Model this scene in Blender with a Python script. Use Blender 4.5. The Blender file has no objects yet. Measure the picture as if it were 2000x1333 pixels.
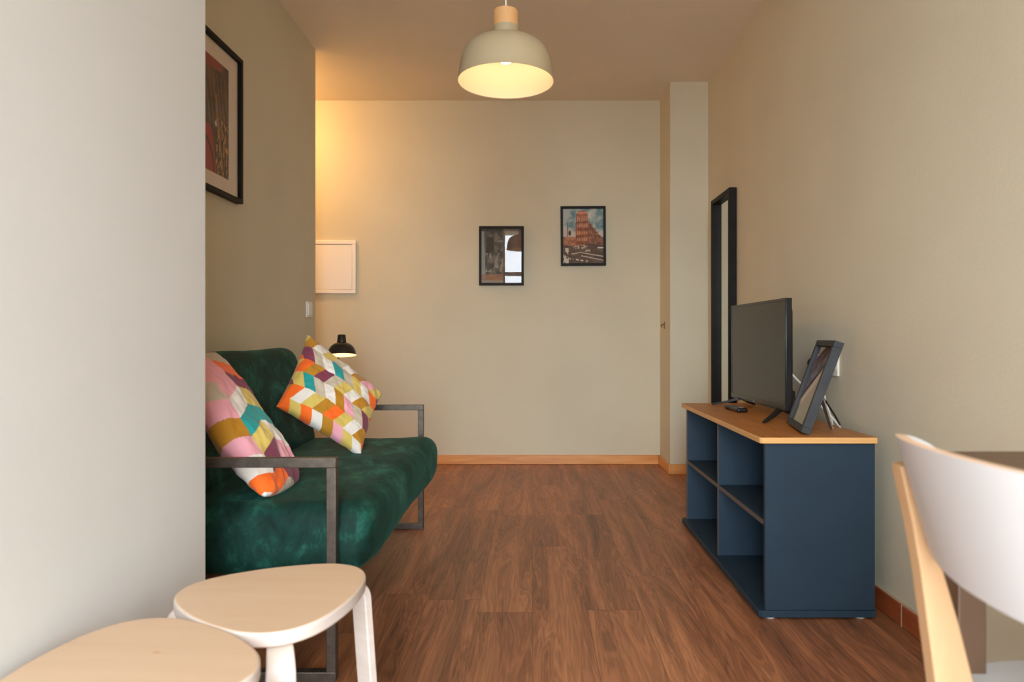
import bpy, bmesh, math, random
from math import sin, cos, pi, radians
from mathutils import Vector, Matrix, noise
random.seed(7)
S = bpy.context.scene
COL = S.collection

# ------------------------------------------------------------------ camera, world, lights, exposure
cam_d = bpy.data.cameras.new('camera'); cam = bpy.data.objects.new('camera', cam_d); COL.objects.link(cam)
cam.location = (0, 0, 0.9); cam.rotation_euler = (radians(90), 0, 0)
cam_d.sensor_width = 36; cam_d.lens = 24
cam_d.shift_x = -0.02; cam_d.shift_y = -0.00275
cam_d.clip_start = 0.02
cam_d.dof.use_dof = True; cam_d.dof.focus_distance = 3.0; cam_d.dof.aperture_fstop = 4.5
S.camera = cam
S.view_settings.view_transform = 'Standard'; S.view_settings.look = 'None'
S.view_settings.gamma = 1; S.view_settings.use_curve_mapping = False
S.view_settings.exposure = 0.32
S.cycles.use_denoising = True
S.cycles.max_bounces = 12; S.cycles.diffuse_bounces = 8; S.cycles.sample_clamp_indirect = 6

w = bpy.data.worlds.new('sky'); S.world = w; w.use_nodes = True
bg = w.node_tree.nodes['Background']; bg.inputs[1].default_value = 23.0
_t = w.node_tree; _tc = _t.nodes.new('ShaderNodeTexCoord'); _sx = _t.nodes.new('ShaderNodeSeparateXYZ'); _r = _t.nodes.new('ShaderNodeValToRGB'); _mr = _t.nodes.new('ShaderNodeMapRange')
_mr.inputs[1].default_value = -1; _mr.inputs[2].default_value = 1       # hazy white sky above, dim street below the horizon
_t.links.new(_tc.outputs['Generated'], _sx.inputs[0]); _t.links.new(_sx.outputs[2], _mr.inputs[0]); _t.links.new(_mr.outputs[0], _r.inputs[0]); _t.links.new(_r.outputs[0], bg.inputs[0])
_e = _r.color_ramp.elements; _e[0].position = .40; _e[0].color = (.17, .16, .15, 1); _e[1].position = .52; _e[1].color = (.84, .93, 1.0, 1)

def light(name, kind, loc, energy, color, **kw):
    d = bpy.data.lights.new(name, kind); o = bpy.data.objects.new(name, d); COL.objects.link(o)
    o.location = loc; d.energy = energy; d.color = color
    for k, v in kw.items(): setattr(d, k, v)
    return o
WX0, WX1, WZ0, WZ1, WY = -0.49, 0.50, 0.03, 2.595, -0.85      # balcony window behind the camera
p = light('window_daylight', 'AREA', ((WX0+WX1)/2, WY-0.02, (WZ0+WZ1)/2), 1, (1, 1, 1), shape='RECTANGLE', size=WX1-WX0, size_y=WZ1-WZ0)
p.rotation_euler = (radians(90), 0, 0); p.data.cycles.is_portal = True

# ------------------------------------------------------------------ material helpers
def lin(c):
    f = lambda v: v/12.92 if v <= 0.04045 else ((v+0.055)/1.055)**2.4
    return tuple(f(v/255) for v in c)
class NT:
    def __init__(s, m): s.t = m.node_tree; s.b = s.t.nodes['Principled BSDF']
    def n(s, typ, **kw):
        nd = s.t.nodes.new(typ)
        for k, v in kw.items():
            if k.startswith('i_'):
                key = k[2:]; key = int(key) if key.isdigit() else key.replace('_', ' ')
                nd.inputs[key].default_value = v
            else: setattr(nd, k, v)
        return nd
    def l(s, a, b): s.t.links.new(a, b)
def setp(b, **kw):
    for k, v in kw.items():
        b.inputs[k.replace('_', ' ')].default_value = v
def mat(name, rgb, rough=0.6, lin_in=False, **kw):
    m = bpy.data.materials.new(name); m.use_nodes = True
    b = m.node_tree.nodes['Principled BSDF']
    c = rgb if lin_in else lin(rgb)
    b.inputs['Base Color'].default_value = (*c, 1); b.inputs['Roughness'].default_value = rough
    setp(b, **kw)
    return m
def noisy(name, rgb1, rgb2, scale=(1, 1, 1), nscale=4.0, rough=0.6, bump=0.0, bscale=200, detail=4, lo=0.35, hi=0.65, distort=0.0, coord='Object', **kw):
    m = mat(name, rgb1, rough, **kw); N = NT(m)
    tc = N.n('ShaderNodeTexCoord'); mp = N.n('ShaderNodeMapping'); mp.inputs['Scale'].default_value = scale
    N.l(tc.outputs[coord], mp.inputs[0])
    nz = N.n('ShaderNodeTexNoise'); nz.inputs['Scale'].default_value = nscale; nz.inputs['Detail'].default_value = detail
    nz.inputs['Distortion'].default_value = distort
    N.l(mp.outputs[0], nz.inputs['Vector'])
    r = N.n('ShaderNodeValToRGB'); e = r.color_ramp.elements
    e[0].position = lo; e[0].color = (*lin(rgb1), 1); e[1].position = hi; e[1].color = (*lin(rgb2), 1)
    N.l(nz.outputs['Fac'], r.inputs[0]); N.l(r.outputs[0], N.b.inputs['Base Color'])
    if bump:
        n2 = N.n('ShaderNodeTexNoise'); n2.inputs['Scale'].default_value = bscale; N.l(tc.outputs[coord], n2.inputs['Vector'])
        bp = N.n('ShaderNodeBump'); bp.inputs['Strength'].default_value = bump; bp.inputs['Distance'].default_value = 0.002
        N.l(n2.outputs['Fac'], bp.inputs['Height']); N.l(bp.outputs[0], N.b.inputs['Normal'])
    return m
def emit(name, rgb, strength):
    m = mat(name, rgb, 0.5); b = m.node_tree.nodes['Principled BSDF']
    b.inputs['Emission Color'].default_value = (*lin(rgb), 1); b.inputs['Emission Strength'].default_value = strength
    return m

M = {}
M['wall'] = noisy('wall_paint', (207, 199, 175), (212, 204, 180), nscale=2.0, rough=0.85, bump=0.25, bscale=90)
M['wall_white'] = noisy('pale_wall_paint', (200, 199, 195), (204, 203, 199), nscale=2.0, rough=0.8, bump=0.15, bscale=90)
M['ceiling'] = noisy('ceiling_paint', (236, 226, 210), (240, 230, 214), nscale=2.0, rough=0.9, bump=0.1, bscale=90)
M['skirt'] = noisy('varnished_skirting_wood', (206, 134, 68), (230, 164, 96), scale=(1, 1, 8), nscale=3, rough=0.35, lo=.3, hi=.7)
M['skirt_red'] = noisy('red_brown_skirting_wood', (150, 74, 40), (176, 94, 54), scale=(1, 1, 8), nscale=3, rough=0.35, lo=.3, hi=.7)
M['joint'] = mat('pale_joint_filler', (196, 172, 150), 0.8)
M['black'] = noisy('black_painted_wood', (28, 25, 23), (35, 32, 30), nscale=12, rough=0.5, Specular_IOR_Level=0.15)
M['charcoal'] = noisy('charcoal_frame_paint', (52, 53, 56), (60, 61, 63), nscale=12, rough=0.5, Specular_IOR_Level=0.2)
M['steel'] = noisy('brushed_dark_steel', (90, 82, 74), (106, 96, 87), scale=(6, 6, 6), nscale=8, rough=0.42, Metallic=0.75)
M['navy'] = noisy('navy_laminate', (33, 51, 66), (36, 55, 70), nscale=5, rough=0.55, Specular_IOR_Level=0.3)
M['edge_grey'] = mat('grey_brown_edge_band', (92, 86, 84), 0.5)
M['white_plastic'] = mat('white_plastic', (232, 228, 220), 0.35)
M['panel_white'] = mat('white_enamel', (246, 240, 234), 0.22)
M['black_plastic'] = mat('black_plastic', (22, 22, 23), 0.3)
M['tvscreen'] = mat('dark_screen', (26, 25, 22), 0.22)
M['bezel'] = mat('glossy_black_bezel', (34, 32, 29), 0.25)
M['lampmetal'] = mat('black_enamelled_metal', (26, 23, 21), 0.32)
M['shade_out'] = noisy('beige_lamp_enamel', (180, 165, 134), (184, 169, 138), nscale=4, rough=0.5)
M['shade_in'] = mat('cream_inner_enamel', (232, 220, 200), 0.6)
M['bulb'] = emit('warm_bulb_glow', (255, 214, 166), 22)
M['bulb_small'] = emit('small_warm_bulb_glow', (255, 205, 140), 60)
M['corr_glow'] = emit('frosted_glow', (255, 200, 132), 62)
M['lampwood'] = noisy('turned_pale_wood', (222, 172, 116), (232, 186, 132), scale=(1, 1, .3), nscale=20, rough=0.5)
M['whitecord'] = mat('white_cord', (240, 236, 228), 0.5)
M['chairwhite'] = mat('white_lacquer', (202, 202, 202), 0.4)
M['chairwood'] = noisy('clear_birch', (196, 160, 120), (186, 147, 106), scale=(5, 5, 1), nscale=5, rough=0.45, lo=.3, hi=.75)
M['plyedge'] = noisy('birch_ply_edge', (222, 188, 158), (212, 176, 146), nscale=8, rough=0.6)
M['table'] = noisy('dark_brown_stain', (88, 64, 46), (98, 73, 52), scale=(1, 6, 1), nscale=6, rough=0.5)
M['mirror'] = mat('mirror_silver', (225, 228, 222), 0.01, Metallic=1.0)
M['mat_board'] = mat('cream_mat_board', (226, 212, 196), 0.85)
M['brass'] = mat('dull_brass', (120, 100, 74), 0.4, Metallic=0.8)
M['backing'] = mat('brown_backing_board', (120, 96, 70), 0.8)
M['strut'] = mat('grey_easel_board', (128, 120, 108), 0.6)
M['silver'] = mat('satin_silver', (190, 186, 180), 0.35, Metallic=0.8)

def seat_wood():
    m = noisy('birch_veneer', (210, 181, 152), (203, 172, 142), scale=(1.2, 9, 1), nscale=2.5, rough=0.5, lo=.3, hi=.7, distort=.4)
    return m
M['stool'] = seat_wood()
M['stool_edge'] = noisy('pale_birch_legs', (204, 192, 184), (198, 184, 172), scale=(1, 1, 12), nscale=5, rough=0.55)

def knot_wood():
    m = M['stool'].copy(); m.name = 'birch_veneer_with_knot'; N = NT(m)
    src = N.b.inputs['Base Color'].links[0].from_socket
    tc = N.n('ShaderNodeTexCoord'); mp = N.n('ShaderNodeMapping'); mp.inputs['Location'].default_value = (-.0163*1.0, -.047*1.6, -.45); mp.inputs['Scale'].default_value = (1, 1.6, 1)
    N.l(tc.outputs['Object'], mp.inputs[0])
    nz = N.n('ShaderNodeTexNoise'); nz.inputs['Scale'].default_value = 90; N.l(tc.outputs['Object'], nz.inputs['Vector'])
    ln = N.n('ShaderNodeVectorMath', operation='LENGTH'); N.l(mp.outputs[0], ln.inputs[0])
    ad = N.n('ShaderNodeMath', operation='MULTIPLY_ADD'); N.l(nz.outputs[0], ad.inputs[0]); ad.inputs[1].default_value = .010; N.l(ln.outputs['Value'], ad.inputs[2])
    mr = N.n('ShaderNodeMapRange'); mr.inputs[1].default_value = .0065; mr.inputs[2].default_value = .0125; mr.inputs[3].default_value = .75; mr.inputs[4].default_value = 0
    N.l(ad.outputs[0], mr.inputs[0])
    mx = N.n('ShaderNodeMix', data_type='RGBA'); N.l(mr.outputs[0], mx.inputs[0]); N.l(src, mx.inputs[6]); mx.inputs[7].default_value = (*lin((176, 118, 84)), 1)
    N.l(mx.outputs[2], N.b.inputs['Base Color'])
    return m
M['stool_knot'] = knot_wood()

def top_wood():
    m = mat('oak_laminate', (190, 120, 55), 0.42); N = NT(m)
    tc = N.n('ShaderNodeTexCoord'); mp = N.n('ShaderNodeMapping'); mp.inputs['Scale'].default_value = (26, 1.6, 26)
    N.l(tc.outputs['Object'], mp.inputs[0])
    nz = N.n('ShaderNodeTexNoise'); nz.inputs['Scale'].default_value = 3; nz.inputs['Detail'].default_value = 8
    N.l(mp.outputs[0], nz.inputs['Vector'])
    r = N.n('ShaderNodeValToRGB'); e = r.color_ramp.elements
    e[0].position = .3; e[0].color = (*lin((160, 98, 42)), 1); e[1].position = .72; e[1].color = (*lin((190, 124, 60)), 1)
    N.l(nz.outputs[0], r.inputs[0]); N.l(r.outputs[0], N.b.inputs['Base Color'])
    return m
M['top_wood'] = top_wood()
M['top_edge'] = noisy('oak_edge_band', (222, 172, 110), (214, 162, 100), scale=(1, 1, 20), nscale=5, rough=0.45)

def floor_mat():
    m = mat('walnut_plank_floor', (120, 75, 45), 0.42); N = NT(m)
    tc = N.n('ShaderNodeTexCoord')
    sp = N.n('ShaderNodeSeparateXYZ'); N.l(tc.outputs['Object'], sp.inputs[0])
    def math_(op, a, b=None, c=None):
        nd = N.n('ShaderNodeMath', operation=op)
        for i, v in enumerate((a, b, c)):
            if v is None: continue
            if isinstance(v, (int, float)): nd.inputs[i].default_value = v
            else: N.l(v, nd.inputs[i])
        return nd.outputs[0]
    W, L = 0.18, 1.22
    u = math_('DIVIDE', sp.outputs[0], W); ci = math_('FLOOR', u); fu = math_('FRACT', u)
    wn = N.n('ShaderNodeTexWhiteNoise', noise_dimensions='1D'); N.l(ci, wn.inputs['W'])
    v = math_('ADD', math_('DIVIDE', sp.outputs[1], L), math_('MULTIPLY', wn.outputs['Value'], 1.0)); ri = math_('FLOOR', v); fv = math_('FRACT', v)
    cb = N.n('ShaderNodeCombineXYZ'); N.l(ci, cb.inputs[0]); N.l(ri, cb.inputs[1])
    wn2 = N.n('ShaderNodeTexWhiteNoise', noise_dimensions='2D'); N.l(cb.outputs[0], wn2.inputs['Vector'])
    # grain coordinates shifted per plank
    sh = math_('MULTIPLY', wn2.outputs['Value'], 37.0)
    gc = N.n('ShaderNodeCombineXYZ'); N.l(math_('ADD', math_('MULTIPLY', sp.outputs[0], 7.0), sh), gc.inputs[0])
    N.l(math_('ADD', math_('MULTIPLY', sp.outputs[1], 0.65), sh), gc.inputs[1]); N.l(sh, gc.inputs[2])
    n1 = N.n('ShaderNodeTexNoise'); n1.inputs['Scale'].default_value = 1.5; n1.inputs['Detail'].default_value = 5; n1.inputs['Distortion'].default_value = 0.9
    N.l(gc.outputs[0], n1.inputs['Vector'])
    # cathedral rings
    ring = math_('SINE', math_('MULTIPLY', n1.outputs[0], 95.0))
    ring = math_('MULTIPLY_ADD', ring, 0.5, 0.5)
    gf = N.n('ShaderNodeCombineXYZ'); N.l(math_('MULTIPLY', sp.outputs[0], 95.0), gf.inputs[0]); N.l(math_('MULTIPLY', sp.outputs[1], 5.0), gf.inputs[1]); N.l(sh, gf.inputs[2])
    n2 = N.n('ShaderNodeTexNoise'); n2.inputs['Scale'].default_value = 1.0; n2.inputs['Detail'].default_value = 4; N.l(gf.outputs[0], n2.inputs['Vector'])
    fac = math_('ADD', math_('MULTIPLY', n1.outputs[0], 0.85), math_('MULTIPLY', ring, 0.13))
    fac = math_('ADD', fac, math_('MULTIPLY', n2.outputs[0], 0.38))
    fac = math_('ADD', fac, math_('MULTIPLY', wn2.outputs['Value'], 0.07))
    fac = math_('SUBTRACT', fac, 0.21)
    r = N.n('ShaderNodeValToRGB'); e = r.color_ramp.elements
    e[0].position = .22; e[0].color = (*lin((92, 60, 42)), 1); e[1].position = .80; e[1].color = (*lin((192, 130, 90)), 1)
    e2 = r.color_ramp.elements.new(.5); e2.color = (*lin((146, 95, 65)), 1)
    N.l(fac, r.inputs[0])
    # seams
    d1 = math_('LESS_THAN', math_('MINIMUM', fu, math_('SUBTRACT', 1.0, fu)), 0.006)
    d2 = math_('LESS_THAN', math_('MINIMUM', fv, math_('SUBTRACT', 1.0, fv)), 0.0012)
    sm = math_('MULTIPLY', math_('MAXIMUM', d1, d2), 0.45)
    mx = N.n('ShaderNodeMix', data_type='RGBA'); N.l(sm, mx.inputs[0]); N.l(r.outputs[0], mx.inputs[6]); mx.inputs[7].default_value = (*lin((52, 34, 24)), 1)
    N.l(mx.outputs[2], N.b.inputs['Base Color'])
    rr = math_('MULTIPLY_ADD', n2.outputs[0], 0.14, 0.36); N.l(rr, N.b.inputs['Roughness'])
    bp = N.n('ShaderNodeBump'); bp.inputs['Strength'].default_value = 0.25; bp.inputs['Distance'].default_value = 0.001
    N.l(math_('SUBTRACT', n2.outputs[0], math_('MULTIPLY', sm, 2.0)), bp.inputs['Height']); N.l(bp.outputs[0], N.b.inputs['Normal'])
    return m
M['floor'] = floor_mat()

def velvet():
    m = mat('green_crushed_velvet', (20, 70, 58), 0.7); N = NT(m)
    tc = N.n('ShaderNodeTexCoord')
    mp = N.n('ShaderNodeMapping'); mp.inputs['Scale'].default_value = (6, 2.8, 4); mp.inputs['Rotation'].default_value = (0.3, 0.2, 0.5)
    N.l(tc.outputs['Object'], mp.inputs[0])
    nz = N.n('ShaderNodeTexNoise'); nz.inputs['Scale'].default_value = 1.9; nz.inputs['Detail'].default_value = 8; nz.inputs['Roughness'].default_value = 0.68; nz.inputs['Distortion'].default_value = 0.35
    N.l(mp.outputs[0], nz.inputs['Vector'])
    r = N.n('ShaderNodeValToRGB'); e = r.color_ramp.elements
    e[0].position = .36; e[0].color = (*lin((12, 38, 32)), 1); e[1].position = .73; e[1].color = (*lin((46, 114, 98)), 1)
    mid = e.new(.52); mid.color = (*lin((18, 58, 49)), 1)
    N.l(nz.outputs[0], r.inputs[0]); N.l(r.outputs[0], N.b.inputs['Base Color'])
    setp(N.b, Sheen_Weight=0.12, Sheen_Roughness=0.3)
    N.b.inputs['Sheen Tint'].default_value = (*lin((90, 190, 168)), 1)
    N.b.inputs['Specular IOR Level'].default_value = 0.2
    bp = N.n('ShaderNodeBump'); bp.inputs['Strength'].default_value = 0.35; bp.inputs['Distance'].default_value = 0.012
    N.l(nz.outputs[0], bp.inputs['Height']); N.l(bp.outputs[0], N.b.inputs['Normal'])
    return m
M['velvet'] = velvet()

def painted(name, rough=0.6, bump=0.0, **kw):
    m = mat(name, (200, 200, 200), rough, **kw); N = NT(m)
    a = N.n('ShaderNodeVertexColor', layer_name='ink'); N.l(a.outputs[0], N.b.inputs['Base Color'])
    if bump:
        tc = N.n('ShaderNodeTexCoord'); nz = N.n('ShaderNodeTexNoise'); nz.inputs['Scale'].default_value = 18; nz.inputs['Detail'].default_value = 3
        N.l(tc.outputs['Object'], nz.inputs['Vector'])
        bp = N.n('ShaderNodeBump'); bp.inputs['Strength'].default_value = bump; bp.inputs['Distance'].default_value = 0.01
        N.l(nz.outputs[0], bp.inputs['Height']); N.l(bp.outputs[0], N.b.inputs['Normal'])
    return m
M['print'] = painted('printed_paper', 0.7)
M['cushion'] = painted('printed_cotton', 0.8, 0.25, Sheen_Weight=0.15)

def glass():
    m = bpy.data.materials.new('picture_glass'); m.use_nodes = True; t = m.node_tree
    t.nodes.remove(t.nodes['Principled BSDF'])
    out = t.nodes['Material Output']
    g = t.nodes.new('ShaderNodeBsdfGlossy'); g.inputs['Roughness'].default_value = 0.008
    tr = t.nodes.new('ShaderNodeBsdfTransparent'); mx = t.nodes.new('ShaderNodeMixShader')
    fr = t.nodes.new('ShaderNodeFresnel'); fr.inputs[0].default_value = 1.5
    ge = t.nodes.new('ShaderNodeNewGeometry'); s1 = t.nodes.new('ShaderNodeMath'); s1.operation = 'SUBTRACT'; s1.inputs[0].default_value = 1
    t.links.new(ge.outputs['Backfacing'], s1.inputs[1])
    ml = t.nodes.new('ShaderNodeMath'); ml.operation = 'MULTIPLY'; t.links.new(fr.outputs[0], ml.inputs[0]); t.links.new(s1.outputs[0], ml.inputs[1])
    t.links.new(ml.outputs[0], mx.inputs[0]); t.links.new(tr.outputs[0], mx.inputs[1]); t.links.new(g.outputs[0], mx.inputs[2])
    t.links.new(mx.outputs[0], out.inputs[0])
    return m
M['glass'] = glass()

# ------------------------------------------------------------------ mesh helpers
ORG = {}
class MB:
    def __init__(s): s.v = []; s.f = []; s.mi = []; s.cur = 0; s.col = None
    def add(s, vs, fs, xf=None):
        b = len(s.v)
        for q in vs:
            q = Vector(q)
            s.v.append(xf @ q if xf else q)
        for f in fs: s.f.append([b+i for i in f]); s.mi.append(s.cur)
        return s
    def m(s, i): s.cur = i; return s
    def box(s, x0, x1, y0, y1, z0, z1, xf=None):
        vs = [(x0,y0,z0),(x1,y0,z0),(x1,y1,z0),(x0,y1,z0),(x0,y0,z1),(x1,y0,z1),(x1,y1,z1),(x0,y1,z1)]
        return s.add(vs, [(3,2,1,0),(4,5,6,7),(0,1,5,4),(1,2,6,5),(2,3,7,6),(3,0,4,7)], xf)
    def prism(s, outline, z0, z1, xf=None, side=None, capm=None):
        n = len(outline)
        vs = [(x, y, z0) for x, y in outline] + [(x, y, z1) for x, y in outline]
        c = s.cur
        s.add(vs, [list(range(n))[::-1], list(range(n, 2*n))], xf)
        if side is not None: s.cur = side
        b = len(s.v)-2*n
        for i in range(n):
            j = (i+1) % n; s.f.append([b+i, b+j, b+n+j, b+n+i]); s.mi.append(s.cur)
        s.cur = c
        return s
    def lathe(s, prof, c=(0,0,0), seg=64, xf=None, cap=False):
        vs = []; fs = []
        for r, z in prof:
            for k in range(seg):
                a = 2*pi*k/seg; vs.append((c[0]+r*cos(a), c[1]+r*sin(a), c[2]+z))
        for i in range(len(prof)-1):
            for k in range(seg):
                j = (k+1) % seg; fs.append((i*seg+k, i*seg+j, (i+1)*seg+j, (i+1)*seg+k))
        if cap:
            fs.append([k for k in range(seg)][::-1]); fs.append([(len(prof)-1)*seg+k for k in range(seg)])
        return s.add(vs, fs, xf)
    def sweep(s, pts, sect, up=Vector((0,0,1)), scale=None, closed=False):
        """sect: list of (a,b) offsets along side / normal; pts: Vectors"""
        pts = [Vector(p) for p in pts]; n = len(sect); vs = []; fs = []; m_ = len(pts)
        prev = None
        for i, p_ in enumerate(pts):
            if closed: t = pts[(i+1) % m_]-pts[i-1]
            else: t = pts[min(i+1, m_-1)]-pts[max(i-1, 0)]
            t.normalize()
            side = t.cross(up)
            if side.length < 1e-4: side = prev or t.cross(Vector((0,1,0)))
            side.normalize(); prev = side
            nn = side.cross(t)
            k = scale[i] if scale else (1, 1)
            for a, b in sect: vs.append(p_+side*a*k[0]+nn*b*k[1])
        for i in range(m_ if closed else m_-1):
            i2 = (i+1) % m_
            for k in range(n):
                j = (k+1) % n; fs.append((i*n+k, i*n+j, i2*n+j, i2*n+k))
        if not closed:
            fs.append(list(range(n))[::-1]); fs.append([(m_-1)*n+k for k in range(n)])
        return s.add(vs, fs)
    def tube(s, pts, r, seg=12, up=Vector((0,0,1)), closed=False):
        return s.sweep(pts, [(r*cos(2*pi*k/seg), r*sin(2*pi*k/seg)) for k in range(seg)], up, closed=closed)
    def build(s, name, mats, parent=None, bevel=0, segs=2, smooth=True, angle=35):
        if not isinstance(mats, (list, tuple)): mats = [mats]
        o0 = ORG[parent.name] if parent else Vector((0, 0, 0))
        me = bpy.data.meshes.new(name)
        me.from_pydata([tuple(q-o0) for q in s.v], [], s.f)
        for m_ in mats: me.materials.append(M[m_])
        me.polygons.foreach_set('material_index', s.mi)
        if s.col:
            ca = me.color_attributes.new('ink', 'FLOAT_COLOR', 'CORNER'); li = 0; buf = []
            for f, c in zip(s.f, s.col): buf += list((*c, 1.0))*len(f)
            ca.data.foreach_set('color', buf)
        me.update(); bm = bmesh.new(); bm.from_mesh(me)
        bmesh.ops.recalc_face_normals(bm, faces=bm.faces); bm.to_mesh(me); bm.free()
        if smooth: me.shade_smooth(); me.set_sharp_from_angle(angle=radians(angle))
        o = bpy.data.objects.new(name, me); COL.objects.link(o)
        if parent: o.parent = parent
        ORG[o.name] = o0
        if bevel:
            b = o.modifiers.new('bevel', 'BEVEL'); b.width = bevel; b.segments = segs; b.limit_method = 'ANGLE'; b.angle_limit = radians(40)
        return o
def thing(name, label, cat, loc, group=None):
    o = bpy.data.objects.new(name, None); COL.objects.link(o); o.location = loc; o.empty_display_size = .05
    ORG[o.name] = Vector(loc); o['label'] = label; o['category'] = cat
    if group: o['group'] = group
    return o
def struct(o): o['kind'] = 'structure'; return o
def rbox(sx, sy, sz, r, n=(10, 10, 10), amp=0.0, freq=3.0, seed=0, crown=0.0):
    """rounded soft block centred on the origin; r corner radius"""
    bm = bmesh.new(); vs = {}; out_v = []; out_f = []
    hs = (sx/2, sy/2, sz/2)
    def vert(p_):
        k = tuple(round(c, 5) for c in p_)
        if k in vs: return vs[k]
        q = Vector(p_); inner = Vector([max(-hs[i]+r, min(hs[i]-r, q[i])) for i in range(3)])
        d = q-inner
        if d.length > 1e-9: q = inner+d.normalized()*r
        nrm = d.normalized() if d.length > 1e-9 else Vector((0, 0, 1))
        cx = (1-(q.x/hs[0])**2)*(1-(q.y/hs[1])**2)
        q = q+Vector((0, 0, crown*max(cx, 0)*(1 if q.z > 0 else -1)))
        if amp:
            q = q+nrm*amp*noise.noise(q*freq+Vector((seed, seed*2, 0)))+nrm*amp*.4*noise.noise(q*freq*3+Vector((seed, 0, 5)))
        vs[k] = len(out_v); out_v.append(q); return vs[k]
    def coords(h, m_):
        # denser near the rounded edges
        a = [-h+r*(1-cos(pi/2*i/5)) for i in range(5)]; inn = [-h+r+(2*h-2*r)*i/m_ for i in range(m_+1)]
        return a+inn+[-x for x in a[::-1]]
    C = [coords(hs[i], n[i]) for i in range(3)]
    for ax in range(3):
        b_, c_ = (ax+1) % 3, (ax+2) % 3
        for sg in (-1, 1):
            for i in range(len(C[b_])-1):
                for j in range(len(C[c_])-1):
                    q = []
                    for (ii, jj) in ((i, j), (i+1, j), (i+1, j+1), (i, j+1)):
                        p_ = [0, 0, 0]; p_[ax] = sg*hs[ax]; p_[b_] = C[b_][ii]; p_[c_] = C[c_][jj]; q.append(vert(p_))
                    if sg < 0: q = q[::-1]
                    if len(set(q)) >= 3: out_f.append(list(dict.fromkeys(q)))
    return out_v, out_f

# ------------------------------------------------------------------ the setting
H = 2.6
struct(MB().box(-3.4, 1.4, -1.55, 5.2, -0.12, 0).build('floor', 'floor', smooth=False))
struct(MB().box(-3.4, 1.4, -1.55, 5.2, H, H+.12).build('ceiling', 'ceiling', smooth=False))
struct(MB().box(-3.4, 1.4, 4.88, 5.0, 0, H).build('wall_back', 'wall', smooth=False))
struct(MB().box(1.164, 1.3, -1.4, 4.88, 0, H).build('wall_right', 'wall', smooth=False))
struct(MB().box(-3.4, -1.278, 1.502, 4.02, 0, H).build('wall_left', 'wall', smooth=False))
struct(MB().box(-1.5, -0.72, -1.4, 1.502, 0, H).build('wall_left_front', 'wall_white', smooth=False))
struct(MB().box(0.912, 1.164, 4.523, 4.88, 0, H).build('wall_column', 'wall', smooth=False))
struct(MB().box(-3.4, -3.28, 4.02, 4.88, 0, H).build('wall_corridor_end', 'wall', smooth=False))
wb = MB().box(-0.72, WX0, WY-.15, WY, 0, H).box(WX1, 1.164, WY-.15, WY, 0, H).box(WX0, WX1, WY-.15, WY, WZ1, H).box(WX0, WX1, WY-.15, WY, 0, WZ0)
struct(wb.build('wall_front', 'wall', smooth=False))
wf = MB(); fw = .06
wf.box(WX0, WX0+fw, WY-.11, WY-.04, WZ0, WZ1).box(WX1-fw, WX1, WY-.11, WY-.04, WZ0, WZ1)
wf.box(WX0+fw, WX1-fw, WY-.11, WY-.04, WZ0, WZ0+fw).box(WX0+fw, WX1-fw, WY-.11, WY-.04, WZ1-.03, WZ1)
wf.box(WX0+fw, WX1-fw, WY-.10, WY-.05, 1.87, 1.93)
struct(wf.build('window_1', 'panel_white', bevel=.003))
def skirting(name, x0, x1, y0, y1, m='skirt'):
    return struct(MB().box(x0, x1, y0, y1, 0, .066).build(name, m, bevel=.003))
T = .013
skirting('baseboard_back', -3.28, .912-T, 4.88-T, 4.88)
skirting('baseboard_column_side', .912-T, .912, 4.523-T, 4.88, 'skirt')
skirting('baseboard_column_front', .912, 1.164-T, 4.523-T, 4.523, 'skirt')
br = skirting('baseboard_right', 1.164-T, 1.164, -1.3, 4.523-T, 'skirt_red')
js = MB()
for y in (-.7, .5, 1.05, 1.6, 2.13, 2.72, 3.3, 3.9): js.box(1.164-T-.0008, 1.163, y-.002, y+.002, 0, .0668)
js.box(1.156, 1.1636, -1.3, 4.5, .066, .0685); js.build('joint_line', 'joint', br)
skirting('baseboard_left', -1.278, -1.278+T, 1.502, 4.02)

# electrical cupboard in the back wall
ec = thing('electrical_panel', 'white flush electrical cupboard door with raised frame on the back wall', 'electrical panel', (-1.5, 4.88, 1.22))
x0, x1, z0, z1 = -1.72, -1.259, 1.219, 1.597
f = MB(); b = .027
f.box(x0, x1, 4.862, 4.88, z0, z0+b).box(x0, x1, 4.862, 4.88, z1-b, z1).box(x0, x0+b, 4.862, 4.88, z0+b, z1-b).box(x1-b, x1, 4.862, 4.88, z0+b, z1-b)
f.build('panel_frame', 'panel_white', ec, bevel=.003)
MB().box(x0+b+.002, x1-b-.002, 4.866, 4.879, z0+b+.002, z1-b-.002).build('door', 'panel_white', ec, bevel=.002)

# light switch on the end of the left wall
sw = thing('light_switch', 'white double light switch near the end of the left wall', 'light switch', (-1.278, 3.89, 1.02))
MB().box(-1.278, -1.268, 3.845, 3.93, 1.018, 1.108).build('switch_plate', 'white_plastic', sw, bevel=.003)
MB().box(-1.269, -1.262, 3.856, 3.919, 1.03, 1.096, Matrix.Translation((0, 0, 0))).build('rocker', 'white_plastic', sw, bevel=.002)

# small metal catch on the column
ct = thing('wall_catch', 'small dull metal catch screwed to the side of the column', 'catch', (.912, 4.71, .97))
MB().box(.908, .912, 4.70, 4.722, .965, 1.015).build('plate', 'brass', ct, bevel=.001)
MB().tube([(.908, 4.711, .995), (.893, 4.711, .995), (.889, 4.711, .985), (.891, 4.711, .975)], .004, 8, up=Vector((0, 1, 0))).build('hook', 'brass', ct)

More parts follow.
